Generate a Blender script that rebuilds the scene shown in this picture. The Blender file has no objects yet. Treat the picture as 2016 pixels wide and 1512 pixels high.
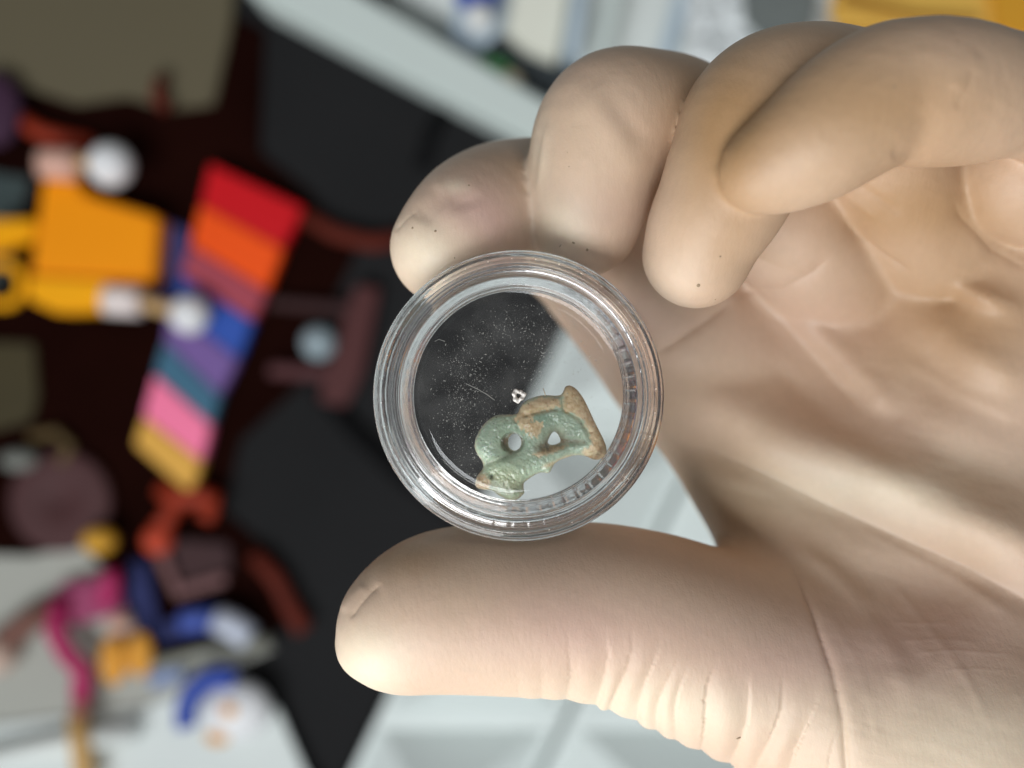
import bpy, bmesh, math, random
import numpy as np
from mathutils import Vector, Matrix
from mathutils.bvhtree import BVHTree

random.seed(7)
rng = np.random.default_rng(11)
sc = bpy.context.scene
col = sc.collection

# ------------------------------------------------------------------ camera
H = 0.5                       # camera height over the desk, metres
K = 0.54 / 1008.0             # metres per photo pixel at one metre
cam = bpy.data.cameras.new('camera')
cam.sensor_width = 36.0
cam.lens = 18.0 / 0.54
cam.clip_start = 0.005
cam.clip_end = 20.0
cam.dof.use_dof = True
cam.dof.focus_distance = 0.0985
cam.dof.aperture_fstop = 10.5
camo = bpy.data.objects.new('camera', cam)
camo.location = (0, 0, H)
col.objects.link(camo)
sc.camera = camo

# ------------------------------------------------------------------ world and lamps
world = bpy.data.worlds.new("World")
sc.world = world
world.use_nodes = True
bgn = world.node_tree.nodes['Background']
bgn.inputs[0].default_value = (0.93, 0.97, 1.0, 1)
bgn.inputs[1].default_value = 0.10


def area(name, loc, target, sx, sy, power, colour):
    l = bpy.data.lights.new(name, 'AREA')
    l.shape = 'RECTANGLE'
    l.size, l.size_y = sx, sy
    l.energy = power
    l.color = colour
    o = bpy.data.objects.new(name, l)
    o.location = loc
    d = Vector(target) - Vector(loc)
    o.rotation_euler = d.to_track_quat('-Z', 'Y').to_euler()
    col.objects.link(o)
    return o


area('added_key_light', (-0.12, -0.24, 0.475), (0.02, -0.015, 0.395), 0.20, 0.16, 0.56, (1.0, 0.985, 0.96))  # added key lamp out of view, set close so light falls off across the hand
area('ceiling_panel_light', (-0.55, -0.95, 1.72), (0.0, 0, 0.25), 1.3, 0.7, 26, (0.94, 0.98, 1.0))
area('ceiling_panel_light', (0.75, 0.75, 1.7), (0.0, 0, 0.38), 0.7, 0.3, 2, (1.0, 0.97, 0.92))

sc.view_settings.view_transform = 'Standard'
sc.view_settings.look = 'None'
sc.view_settings.exposure = 0.14
sc.view_settings.gamma = 1.0
sc.cycles.use_denoising = True
sc.cycles.max_bounces = 14
sc.cycles.transmission_bounces = 14
sc.cycles.transparent_max_bounces = 16
sc.cycles.sample_clamp_indirect = 6.0


# ------------------------------------------------------------------ helpers
def at(px, py, d=0.5):
    """a point d metres below the camera"""
    return Vector(((px - 1008) * K * d, (756 - py) * K * d, H - d))


def lin(c):
    r = []
    for v in c:
        v = v / 255.0
        r.append(v / 12.92 if v <= 0.04045 else ((v + 0.055) / 1.055) ** 2.4)
    return (r[0], r[1], r[2], 1.0)


def tag(o, label=None, cat=None, group=None, kind=None):
    if label: o['label'] = label
    if cat: o['category'] = cat
    if group: o['group'] = group
    if kind: o['kind'] = kind
    return o


def empty(name, loc, label, cat, group=None):
    o = bpy.data.objects.new(name, None)
    o.empty_display_size = 0.005
    o.location = loc
    col.objects.link(o)
    return tag(o, label, cat, group)


def link_mesh(name, me, m=None, parent=None, smooth=False):
    o = bpy.data.objects.new(name, me)
    col.objects.link(o)
    if m: me.materials.append(m)
    if parent is not None:
        o.parent = parent
        o.matrix_parent_inverse = Matrix.Translation(-Vector(parent.location))
    if smooth:
        me.polygons.foreach_set('use_smooth', [True] * len(me.polygons))
    return o


def link_bm(name, bm, m=None, parent=None, smooth=False):
    bmesh.ops.recalc_face_normals(bm, faces=bm.faces)
    me = bpy.data.meshes.new(name)
    bm.to_mesh(me)
    bm.free()
    return link_mesh(name, me, m, parent, smooth)


def mat(name, rgb, rough=0.5, var=0.12, scale=60.0, bump=0.0, bump_scale=400.0, spec=0.5, sss=0.0, metal=0.0):
    m = bpy.data.materials.new(name)
    m.use_nodes = True
    nt = m.node_tree
    b = nt.nodes['Principled BSDF']
    b.inputs['Roughness'].default_value = rough
    b.inputs['Specular IOR Level'].default_value = min(spec, 0.3) if spec == 0.5 else spec
    b.inputs['Metallic'].default_value = metal
    tc = nt.nodes.new('ShaderNodeTexCoord')
    n = nt.nodes.new('ShaderNodeTexNoise')
    n.inputs['Scale'].default_value = scale
    n.inputs['Detail'].default_value = 5
    nt.links.new(tc.outputs['Object'], n.inputs['Vector'])
    mx = nt.nodes.new('ShaderNodeMix')
    mx.data_type = 'RGBA'
    c = lin(rgb)
    mx.inputs[6].default_value = tuple(v * (1 - var) for v in c[:3]) + (1,)
    mx.inputs[7].default_value = tuple(min(1, v * (1 + var)) for v in c[:3]) + (1,)
    nt.links.new(n.outputs['Fac'], mx.inputs[0])
    nt.links.new(mx.outputs[2], b.inputs['Base Color'])
    if bump:
        n2 = nt.nodes.new('ShaderNodeTexNoise')
        n2.inputs['Scale'].default_value = bump_scale
        nt.links.new(tc.outputs['Object'], n2.inputs['Vector'])
        bp = nt.nodes.new('ShaderNodeBump')
        bp.inputs['Distance'].default_value = bump
        nt.links.new(n2.outputs['Fac'], bp.inputs['Height'])
        nt.links.new(bp.outputs['Normal'], b.inputs['Normal'])
    if sss:
        b.inputs['Subsurface Weight'].default_value = sss
        b.inputs['Subsurface Radius'].default_value = (1, 0.5, 0.3)
        b.inputs['Subsurface Scale'].default_value = 0.004
    return m


def vnoise(p, scale, seed=0):
    """value noise in numpy, p (n,3) -> (n,) in -1..1"""
    q = p * scale + seed * 17.31
    i = np.floor(q).astype(np.int64)
    f = q - i
    f = f * f * (3 - 2 * f)

    def h(a, b, c):
        n = (a * 73856093) ^ (b * 19349663) ^ (c * 83492791)
        n = (n ^ (n >> 13)) * 1274126177
        n = n & 0x7fffffff
        n = (n ^ (n >> 15)) & 0xffff
        return n / 32767.5 - 1.0
    r = 0
    for dx in (0, 1):
        wx = f[:, 0] if dx else 1 - f[:, 0]
        for dy in (0, 1):
            wy = f[:, 1] if dy else 1 - f[:, 1]
            for dz in (0, 1):
                wz = f[:, 2] if dz else 1 - f[:, 2]
                r = r + wx * wy * wz * h(i[:, 0] + dx, i[:, 1] + dy, i[:, 2] + dz)
    return r


def fbm(p, scale, octv=4, seed=0):
    r = 0
    a = 1.0
    t = 0
    for o in range(octv):
        r = r + a * vnoise(p, scale * 2 ** o, seed + o)
        t += a
        a *= 0.5
    return r / t


def seg_dist(X, Y, pts):
    """distance and position along a polyline for 2D points"""
    best = np.full(X.shape, 1e9)
    side = np.zeros(X.shape)
    along = np.zeros(X.shape)
    pts = np.array(pts, float)
    L = np.r_[0, np.cumsum(np.hypot(*np.diff(pts, axis=0).T))]
    for k in range(len(pts) - 1):
        a, b = pts[k], pts[k + 1]
        ab = b - a
        t = np.clip(((X - a[0]) * ab[0] + (Y - a[1]) * ab[1]) / (ab @ ab), 0, 1)
        dx = X - a[0] - t * ab[0]
        dy = Y - a[1] - t * ab[1]
        d = np.hypot(dx, dy)
        m = d < best
        best = np.where(m, d, best)
        side = np.where(m, np.sign(ab[0] * dy - ab[1] * dx), side)
        along = np.where(m, (L[k] + t * (L[k + 1] - L[k])) / L[-1], along)
    return best, side, along


def poly_sdf(X, Y, pts):
    """signed distance to closed polygon, negative inside"""
    pts = np.array(pts, float)
    d = np.full(X.shape, 1e9)
    ins = np.zeros(X.shape, bool)
    n = len(pts)
    for k in range(n):
        a, b = pts[k], pts[(k + 1) % n]
        ab = b - a
        t = np.clip(((X - a[0]) * ab[0] + (Y - a[1]) * ab[1]) / (ab @ ab), 0, 1)
        d = np.minimum(d, np.hypot(X - a[0] - t * ab[0], Y - a[1] - t * ab[1]))
        c = (a[1] > Y) != (b[1] > Y)
        with np.errstate(divide='ignore', invalid='ignore'):
            xi = (b[0] - a[0]) * (Y - a[1]) / (b[1] - a[1] if b[1] != a[1] else 1e-9) + a[0]
        ins ^= c & (X < xi)
    return np.where(ins, -d, d)


def smooth_poly(pts, n=8):
    """closed Catmull-Rom through the points"""
    pts = np.array(pts, float)
    N = len(pts)
    out = []
    for k in range(N):
        p0, p1, p2, p3 = pts[(k - 1) % N], pts[k], pts[(k + 1) % N], pts[(k + 2) % N]
        for j in range(n):
            t = j / n
            out.append(0.5 * ((2 * p1) + (-p0 + p2) * t + (2 * p0 - 5 * p1 + 4 * p2 - p3) * t * t + (-p0 + 3 * p1 - 3 * p2 + p3) * t ** 3))
    return np.array(out)


def spline(pts, step):
    """open Catmull-Rom over rows of numbers, about one sample every step of the first three"""
    pts = np.array(pts, float)
    P = np.vstack([2 * pts[0] - pts[1], pts, 2 * pts[-1] - pts[-2]])
    out = []
    for k in range(1, len(P) - 2):
        p0, p1, p2, p3 = P[k - 1], P[k], P[k + 1], P[k + 2]
        n = max(2, int(np.linalg.norm(p2[:3] - p1[:3]) / step))
        for j in range(n):
            t = j / n
            out.append(0.5 * ((2 * p1) + (-p0 + p2) * t + (2 * p0 - 5 * p1 + 4 * p2 - p3) * t * t + (-p0 + 3 * p1 - 3 * p2 + p3) * t ** 3))
    out.append(pts[-1])
    return np.array(out)


def surface_nets(F, org, h):
    s = F < 0
    c = s[:-1, :-1, :-1]
    cnt = np.zeros(c.shape, np.uint8)
    for dx in (0, 1):
        for dy in (0, 1):
            for dz in (0, 1):
                cnt += s[dx:s.shape[0] - 1 + dx, dy:s.shape[1] - 1 + dy, dz:s.shape[2] - 1 + dz]
    act = (cnt > 0) & (cnt < 8)
    I, J, Kk = np.nonzero(act)
    idx = np.full(act.shape, -1, np.int32)
    idx[I, J, Kk] = np.arange(len(I))
    acc = np.zeros((len(I), 3))
    n = np.zeros(len(I))
    base = np.stack([I, J, Kk], 1)
    for ax in range(3):
        o1, o2 = [a for a in range(3) if a != ax]
        for u in (0, 1):
            for v in (0, 1):
                off = np.zeros(3, int)
                off[o1], off[o2] = u, v
                a = base + off
                b = a.copy()
                b[:, ax] += 1
                fa = F[a[:, 0], a[:, 1], a[:, 2]]
                fb = F[b[:, 0], b[:, 1], b[:, 2]]
                m = (fa < 0) != (fb < 0)
                t = np.where(m, fa / np.where(m, fa - fb, 1), 0)
                p = a.astype(float)
                p[:, ax] += t
                acc[m] += p[m]
                n[m] += 1
    V = acc / n[:, None] * h + org
    quads = []
    for ax in range(3):
        o1, o2 = [(1, 2), (2, 0), (0, 1)][ax]
        sl = [slice(None)] * 3
        sl2 = [slice(None)] * 3
        sl[ax] = slice(0, -1)
        sl2[ax] = slice(1, None)
        A, B = s[tuple(sl)], s[tuple(sl2)]
        ch = np.argwhere(A != B)
        ok = (ch[:, o1] > 0) & (ch[:, o2] > 0) & (ch[:, o1] < act.shape[o1]) & (ch[:, o2] < act.shape[o2]) & (ch[:, ax] < act.shape[ax])
        ch = ch[ok]
        q = []
        for (u, v) in ((0, 0), (1, 0), (1, 1), (0, 1)):
            w = ch.copy()
            w[:, o1] -= 1 - u
            w[:, o2] -= 1 - v
            q.append(idx[w[:, 0], w[:, 1], w[:, 2]])
        q = np.stack(q, 1)
        flip = ~A[ch[:, 0], ch[:, 1], ch[:, 2]]
        q[flip] = q[flip][:, ::-1]
        quads.append(q)
    Q = np.vstack(quads)
    return V, Q


def mesh_from(name, V, Q):
    me = bpy.data.meshes.new(name)
    me.vertices.add(len(V))
    me.vertices.foreach_set('co', np.asarray(V, np.float32).ravel())
    k = Q.shape[1]
    me.loops.add(len(Q) * k)
    me.loops.foreach_set('vertex_index', Q.astype(np.int32).ravel())
    me.polygons.add(len(Q))
    me.polygons.foreach_set('loop_start', np.arange(0, len(Q) * k, k, dtype=np.int32))
    me.update(calc_edges=True)
    me.validate()
    return me


def prism(name, px, top_d, thick, m, parent=None, bevel=0.0006, dpx=None, smooth=False):
    """a slab whose outline is given at its top face; thick metres deep"""
    bm = bmesh.new()
    dd = dpx or top_d
    vs = [bm.verts.new(at(x, y, dd).to_2d().to_3d() + Vector((0, 0, H - top_d))) for x, y in px]
    f = bm.faces.new(vs)
    r = bmesh.ops.extrude_face_region(bm, geom=[f])
    for v in r['geom']:
        if isinstance(v, bmesh.types.BMVert):
            v.co.z -= thick
    if bevel:
        bmesh.ops.recalc_face_normals(bm, faces=bm.faces)
        bmesh.ops.bevel(bm, geom=list(bm.edges), offset=min(bevel, thick * 0.35), segments=2, affect='EDGES')
    return link_bm(name, bm, m, parent, smooth)


def lathe_mesh(profile, seg=192, closed=True, mod=None):
    """profile (r, z) in metres round the z axis"""
    bm = bmesh.new()
    rings = []
    for i in range(seg):
        a = 2 * math.pi * i / seg
        ring = []
        for j, (r, z) in enumerate(profile):
            rr, zz = (r, z) if mod is None else mod(j, r, z, a)
            ring.append(bm.verts.new((rr * math.cos(a), rr * math.sin(a), zz)))
        rings.append(ring)
    n = len(profile)
    for i in range(seg):
        A, B = rings[i], rings[(i + 1) % seg]
        for j in range(n if closed else n - 1):
            k = (j + 1) % n
            bm.faces.new((A[j], A[k], B[k], B[j]))
    return bm


def tube(name, pts, r, m, parent=None, seg=10, r2=None, smooth=True):
    bm = bmesh.new()
    pts = [Vector(p) for p in pts]
    rings = []
    for k, p in enumerate(pts):
        d = (pts[min(k + 1, len(pts) - 1)] - pts[max(k - 1, 0)]).normalized()
        u = d.cross(Vector((0, 0, 1)))
        if u.length < 1e-3: u = Vector((1, 0, 0))
        u.normalize()
        w = d.cross(u)
        rr = r if r2 is None else r + (r2 - r) * k / (len(pts) - 1)
        rings.append([bm.verts.new(p + (u * math.cos(2 * math.pi * i / seg) + w * math.sin(2 * math.pi * i / seg)) * rr) for i in range(seg)])
    for a, b in zip(rings, rings[1:]):
        for i in range(seg):
            bm.faces.new((a[i], a[(i + 1) % seg], b[(i + 1) % seg], b[i]))
    bm.faces.new(rings[0][::-1])
    bm.faces.new(rings[-1])
    return link_bm(name, bm, m, parent, smooth)


def ball(name, c, r, m, parent=None, sz=(1, 1, 1), wob=0.0):
    bm = bmesh.new()
    bmesh.ops.create_icosphere(bm, subdivisions=4, radius=1)
    for v in bm.verts:
        k = 1 + wob * math.sin(v.co.x * 5 + 1) * math.cos(v.co.y * 4)
        v.co = Vector((v.co.x * r * sz[0] * k, v.co.y * r * sz[1] * k, v.co.z * r * sz[2])) + Vector(c)
    return link_bm(name, bm, m, parent, True)


# ==================================================================  THE DESK AND WHAT LIES ON IT
M = {}
M['mat_black'] = mat('black_desk_mat', (36, 36, 37), 0.85, 0.35, 7, 0.0004, 900, spec=0.08)
M['desk'] = mat('white_desk_laminate', (214, 222, 219), 0.5, 0.03, 8)
M['maroon'] = mat('dark_maroon_cloth', (27, 9, 6), 0.95, 0.6, 14, 0.0006, 500, spec=0.02)
M['beige'] = mat('grey_beige_card', (98, 90, 70), 0.7, 0.08, 6)

# the setting: one desk top, on it a black mat
bm = bmesh.new()
bmesh.ops.create_cube(bm, size=1)
for v in bm.verts:
    v.co = Vector((v.co.x * 2.4, v.co.y * 1.8, v.co.z * 0.03 - 0.016))
tag(link_bm('desk', bm, M['desk']), kind='structure')

t = prism('desk_mat', [(-700, -700), (-150, -360), (560, -42), (1600, 540), (1350, 560), (1150, 640), (700, 1560), (300, 2050), (-700, 1900)], 0.499, 0.0018, M['mat_black'], bevel=0.0005, dpx=0.5)
tag(t, 'large black mat lying under the striped ribbon and the colourful bits', 'desk mat')
# folds of the mat: low darker welts
M['black_strap'] = mat('black_rubber', (20, 20, 21), 0.9, 0.2, 30, spec=0.05)
tag(tube('strap', [at(625, 760, 0.497), at(700, 850, 0.497), at(790, 935, 0.497), at(900, 1010, 0.497), at(1000, 1070, 0.497)], 0.005, M['black_strap']),
    'black strap running behind the left rim of the capsule', 'strap')
tag(tube('strap', [at(905, 170, 0.497), at(850, 260, 0.497), at(830, 330, 0.497)], 0.004, M['black_strap']),
    'black strap just under the white ledge, above the index fingertip', 'strap')

# grey-beige card, top left
tag(prism('card', [(-500, -400), (468, -60), (452, 60), (420, 205), (330, 215), (250, 190), (150, 205), (60, 175), (-500, 60)], 0.494, 0.004, M['beige'], bevel=0.001),
    'flat grey beige card filling the top left corner', 'card')
tag(prism('cloth', [(-400, 130), (60, 170), (250, 195), (410, 200), (440, 20), (520, 60), (510, 300), (610, 380), (700, 500), (640, 620), (590, 760), (470, 870), (440, 1010), (560, 1110), (560, 1240), (300, 1330), (120, 1110), (-400, 1150)], 0.4965, 0.0018, M['maroon'], bevel=0.0005),
    'dark maroon cloth spread under the striped ribbon', 'cloth')

# white ledge along the top
M['white'] = mat('white_laminate', (206, 216, 212), 0.5, 0.03, 12)
M['white2'] = mat('white_plastic', (225, 226, 224), 0.45, 0.05, 20)
led = prism('ledge', [(440, -80), (620, -65), (1420, 395), (1380, 470), (1060, 285), (505, -5)], 0.470, 0.029, M['white'], bevel=0.002)
tag(led, 'long white ledge crossing the top behind the fingers', 'ledge')
sheet = prism('sheet', [(660, -200), (2300, -200), (2300, 500), (1480, 440), (1100, 160), (700, -60)], 0.496, 0.003, mat('pale_paper', (226, 231, 228), 0.6, 0.04, 10))
tag(sheet, 'pale paper sheet beyond the ledge at the top', 'paper sheet')
M['grey_dk'] = mat('dark_grey_plastic', (50, 56, 60), 0.6)
tag(prism('panel', [(560, -130), (760, -60), (752, 14), (735, 40), (650, -5)], 0.485, 0.009, M['grey_dk']), 'small dark grey panel beyond the ledge near its upper left end', 'panel')
M['green'] = mat('green_plastic', (62, 122, 72), 0.5)
M['olive'] = mat('olive_card', (128, 138, 96), 0.6)
M['pink'] = mat('dusty_pink_card', (188, 150, 146), 0.6)
tag(tube('cord', [at(640, -22, 0.482), at(760, 42, 0.482), at(860, 92, 0.482), at(925, 132, 0.482)], 0.0030, M['olive']), 'olive green cord lying along the back of the white ledge', 'cord')
tag(tube('cord', [at(640, 0, 0.478), at(700, 28, 0.478), at(800, 80, 0.478), at(860, 112, 0.478)], 0.0022, M['pink']), 'dull pink cord beside the olive one along the ledge', 'cord')
tag(ball('putty_lump', at(968, 136, 0.482), 0.0082, M['green'], sz=(1.25, 0.8, 0.8), wob=0.1), 'green lump on the back of the ledge left of the middle finger', 'lump')
tag(ball('bead', at(1006, 160, 0.478), 0.0055, mat('tan_bead', (165, 155, 130), 0.6)), 'tan bead beside the green lump', 'bead')
M['blue'] = mat('blue_plastic', (40, 72, 168), 0.4, 0.1)
M['blue_lt'] = mat('light_blue_card', (186, 202, 214), 0.6)
tag(prism('tape_strip', [(905, -60), (1010, -60), (985, 60), (935, 110), (885, 90)], 0.488, 0.004, M['blue_lt']), 'light blue strip beyond the ledge under the white ball', 'strip')
bl = ball('bottle_cap', at(940, -14, 0.474), 0.0105, M['blue'], sz=(1.1, 1.0, 0.8))
tag(bl, 'blue cap at the top edge above the white ball', 'cap')
tag(ball('white_ball', at(943, 36, 0.466), 0.0072, M['white2']), 'small white ball in front of the blue cap at the top edge', 'ball')
tag(prism('notepad', [(1020, -60), (1125, -60), (1108, 60), (1096, 118), (1040, 96), (1000, 64)], 0.480, 0.014, mat('cream_paper', (232, 232, 218), 0.6, 0.03)), 'cream note pad beyond the ledge, left above the middle finger', 'note pad')
tag(prism('box', [(960, 78), (1010, 70), (1130, 130), (1180, 190), (1120, 250), (1060, 200)], 0.490, 0.008, M['grey_dk']), 'dark grey box between ledge and note pad beside the middle finger', 'box')
tag(prism('divider', [(1135, -60), (1160, -60), (1140, 110), (1112, 105)], 0.470, 0.02, M['blue_lt']), 'pale blue upright divider right of the note pad', 'divider')
tag(prism('divider', [(1205, -60), (1238, -60), (1195, 130), (1170, 120)], 0.475, 0.02, M['white']), 'white upright divider standing above the middle finger', 'divider')
tag(prism('tape_strip', [(1345, -60), (1375, -60), (1320, 130), (1290, 130)], 0.488, 0.004, M['blue_lt']), 'light blue strip lying above the gap between middle and ring finger', 'strip')
# crumpled clear bag
M['film'] = mat('grey_clear_film', (224, 229, 230), 0.22, 0.2, 70, spec=0.8)
bm = bmesh.new()
n = 46
gv = {}
for i in range(n):
    for j in range(n):
        x = 1345 + (1640 - 1345) * i / (n - 1)
        y = -90 + (230 + 90) * j / (n - 1)
        p = at(x, y, 0.484)
        q = np.array([[p.x, p.y, 0.0]])
        z = 0.012 * abs(fbm(q, 60, 3, 3)[0]) + 0.006 * fbm(q, 160, 2, 5)[0]
        gv[i, j] = bm.verts.new((p.x + 0.3 * z, p.y, p.z + z))
for i in range(n - 1):
    for j in range(n - 1):
        bm.faces.new((gv[i, j], gv[i + 1, j], gv[i + 1, j + 1], gv[i, j + 1]))
r_ = bmesh.ops.extrude_face_region(bm, geom=list(bm.faces))
for v in r_['geom']:
    if isinstance(v, bmesh.types.BMVert): v.co.z -= 0.0015
tag(link_bm('bag', bm, M['film'], None, True), 'crumpled clear plastic bag above the ring finger', 'bag')
tag(prism('box', [(1470, -60), (1625, -60), (1600, 60), (1500, 70), (1465, 30)], 0.474, 0.006, mat('grey_foam', (118, 124, 122), 0.7, 0.2, 40)), 'grey foam block under the clear bag beside the yellow box', 'foam block')
# yellow box, top right
M['yel'] = mat('yellow_card', (244, 196, 92), 0.55, 0.05, 14)
yb = empty('yellow_box', at(1850, 40, 0.48), 'large yellow box in the top right corner behind the little finger', 'box')
prism('lid', [(1650, -120), (2250, -120), (2250, 150), (1990, 130), (1930, 60), (1780, 52), (1640, 40)], 0.468, 0.008, M['yel'], yb, 0.002)
prism('side', [(1655, -118), (2240, -118), (2240, 200), (1985, 150), (1920, 75), (1650, 60)], 0.4795, 0.014, mat('yellow_card_edge', (214, 160, 62), 0.6, 0.05), yb, 0.001)
prism('seam', [(1660, -20), (1800, 20), (1930, 30), (1930, 44), (1795, 36), (1655, 6)], 0.4665, 0.0012, mat('ochre_seam', (176, 122, 44), 0.7), yb, 0.0004)
prism('flap', [(1945, -60), (2200, -60), (2200, 110), (1960, 60)], 0.4645, 0.003, mat('yellow_flap', (236, 170, 50), 0.6, 0.05), yb, 0.0008)

# striped ribbon of page tabs
tabs = [((205, 3, 20), (413, 321), (597, 407), (556, 488), (394, 402)),
        ((248, 84, 4), (394, 402), (556, 488), (524, 572), (374, 482)),
        ((168, 70, 84), (374, 482), (524, 572), (497, 632), (355, 540)),
        ((44, 82, 172), (355, 540), (497, 632), (468, 706), (336, 604)),
        ((116, 88, 152), (336, 604), (468, 706), (432, 778), (322, 672)),
        ((58, 104, 130), (322, 672), (432, 778), (414, 836), (303, 737)),
        ((252, 124, 164), (303, 737), (414, 836), (396, 908), (281, 820)),
        ((222, 166, 66), (281, 820), (396, 908), (374, 974), (264, 876))]
names = ['red', 'orange', 'dusty red', 'blue', 'purple', 'teal', 'pink', 'mustard yellow']
rb = empty('striped_ribbon', at(430, 640, 0.49), 'slanting ribbon of eight coloured bands from red at the top to mustard', 'ribbon')
for k, (c, a, b, c2, d) in enumerate(tabs):
    def shr(p, q, f=0.012): return (p[0] + (q[0] - p[0]) * f, p[1] + (q[1] - p[1]) * f)
    o = prism('band', [shr(a, d), shr(b, c2), shr(c2, b), shr(d, a)], 0.484 - 0.0003 * (k % 2), 0.010, mat('band_' + names[k].replace(' ', '_'), c, 0.5, 0.05, 30), rb, 0.0008)
    o['label'] = names[k] + ' band of the ribbon'

# orange box with its pins
M['orange'] = mat('orange_yellow_plastic', (252, 152, 2), 0.4, 0.06, 24)
M['orange2'] = mat('orange_yellow_rim', (255, 172, 2), 0.4, 0.06, 24)
ob = empty('orange_box', at(190, 480, 0.49), 'orange yellow plastic box left of the striped ribbon', 'box')
prism('body', [(84, 350), (150, 352), (165, 382), (310, 426), (302, 552), (60, 540)], 0.476, 0.020, M['orange'], ob, 0.0015)
prism('rim', [(56, 543), (300, 556), (206, 562), (204, 612), (110, 616), (54, 590)], 0.474, 0.018, M['orange2'], ob, 0.001)
prism('tab', [(-30, 432), (70, 432), (66, 470), (-30, 500)], 0.478, 0.01, M['orange2'], ob, 0.001)
bmr = lathe_mesh([(0.0085, -0.002), (0.0125, -0.002), (0.0125, 0.002), (0.0085, 0.002)], 48)
rg = link_bm('ring_handle', bmr, M['orange2'], ob, False)
rg.location = at(5, 560, 0.478)
rg.matrix_parent_inverse = Matrix.Translation(-Vector(ob.location))
M['pinkish'] = mat('pale_pink_plastic', (226, 178, 160), 0.5, 0.05)
M['wood'] = mat('pale_wood', (196, 160, 110), 0.6, 0.15, 90)
M['pure'] = mat('glossy_white', (236, 236, 238), 0.35, 0.02, 20)


def pin(px, r, foot, footr, colr, label):
    e = empty('pin', at(px[0], px[1], 0.475), label, 'pin', 'white headed pins by the orange box')
    ball('head', at(px[0], px[1], 0.474), r * K * 0.474, M['pure'], e)
    tube('stick', [at(px[0] - 20, px[1] - 4, 0.475), at(foot[0] + 20, foot[1], 0.475)], 15 * K * 0.475, M['wood'], e)
    tube('collar', [at(foot[0] - footr, foot[1], 0.474), at(foot[0] + footr, foot[1] + 4, 0.474)], 30 * K * 0.474, colr, e, 20)
    return e


pin((218, 325), 43, (118, 322), 34, M['pinkish'], 'white headed pin above the orange box')
pin((374, 619), 38, (243, 590), 34, mat('white_collar', (240, 226, 222), 0.4, 0.03), 'white headed pin crossing the purple band of the ribbon')

M['navy'] = mat('muted_blue_cloth', (66, 66, 118), 0.8, 0.15, 40)
tag(prism('cloth_patch', [(310, 425), (372, 455), (362, 545), (400, 600), (330, 640), (300, 560)], 0.492, 0.003, M['navy']), 'muted blue patch between orange box and ribbon', 'patch')
M['mar2'] = mat('dull_maroon_plastic', (78, 38, 38), 0.65, 0.1)
fr = empty('bracket', at(680, 680, 0.49), 'dull maroon bracket with two arms left of the capsule', 'bracket')
prism('upright', [(700, 560), (748, 566), (712, 740), (680, 802), (626, 790), (640, 735), (672, 640)], 0.488, 0.006, M['mar2'], fr, 0.001)
prism('arm', [(530, 585), (690, 598), (684, 622), (526, 606)], 0.489, 0.004, mat('dark_maroon_arm', (58, 32, 32), 0.7), fr, 0.001)
prism('arm', [(530, 716), (645, 722), (642, 750), (526, 742)], 0.489, 0.004, mat('maroon_arm', (84, 46, 48), 0.7), fr, 0.001)
tag(ball('bead', at(628, 674, 0.484), 0.0088, mat('pale_blue_bead', (150, 165, 172), 0.5)), 'pale blue grey bead between the arms of the maroon bracket', 'bead')
M['rust'] = mat('rust_red_plastic', (150, 48, 24), 0.6, 0.2, 60)
M['rustd'] = mat('dark_rust_cloth', (92, 30, 16), 0.8, 0.3, 60)
tag(tube('cord', [at(600, 425, 0.492), at(660, 460, 0.492), at(730, 478, 0.492), at(790, 470, 0.492)], 0.0045, M['rustd']), 'dark rust cord between the red band and the index fingertip', 'cord')
tag(tube('cord', [at(500, 1090, 0.492), at(545, 1140, 0.492), at(575, 1200, 0.492), at(600, 1240, 0.492)], 0.0052, M['rustd']), 'dark rust cord running down left of the thumb tip', 'cord')
tag(tube('cord', [at(40, 235, 0.49), at(80, 262, 0.49), at(130, 275, 0.49), at(180, 285, 0.49)], 0.0045, M['rust']), 'rust red cord above the upper white headed pin', 'cord')
tag(tube('cord', [at(320, 150, 0.488), at(308, 190, 0.488), at(330, 215, 0.488)], 0.0035, M['rustd']), 'short dark red cord at the lower edge of the grey beige card', 'cord')
tag(ball('cushion', at(-10, 215, 0.486), 0.014, mat('plum_cloth', (64, 38, 60), 0.8), sz=(1, 1.4, 0.5)), 'plum coloured cushion at the left edge below the card', 'cushion')
# maroon disc
dsc = empty('maroon_disc', at(125, 985, 0.49), 'round dull maroon disc at the lower left', 'disc')
b2 = lathe_mesh([(0.0001, 0.0), (0.0245, 0.0), (0.0265, 0.0015), (0.0265, 0.004), (0.024, 0.005), (0.006, 0.0045), (0.004, 0.0025), (0.0001, 0.0022)], 64, False)
o = link_bm('plate', b2, mat('dusky_maroon', (76, 46, 47), 0.7, 0.12, 40), dsc, True)
o.location = at(125, 985, 0.496)
tag(tube('cord', [at(60, 860, 0.492), at(110, 850, 0.492), at(140, 880, 0.492), at(120, 910, 0.492)], 0.0028, mat('olive_brown', (96, 78, 48), 0.7)), 'olive brown cord above the maroon disc', 'cord')
tag(prism('card', [(-60, 670), (66, 676), (74, 780), (60, 830), (-60, 860)], 0.493, 0.004, mat('dark_olive_card', (62, 54, 30), 0.7)), 'dark olive card at the left edge above the maroon disc', 'card')
tag(prism('card', [(-60, 330), (60, 350), (40, 420), (10, 560), (-60, 580)], 0.4945, 0.002, mat('slate_card', (58, 70, 70), 0.7)), 'slate grey card at the left edge behind the orange box', 'card')
tag(ball('bead', at(38, 905, 0.488), 0.007, mat('grey_bead', (120, 122, 116), 0.5), sz=(1.4, 0.8, 0.8)), 'grey oval bead at the left edge just above the maroon disc', 'bead')
M['yb'] = mat('ochre_bead', (216, 160, 52), 0.5)
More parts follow.
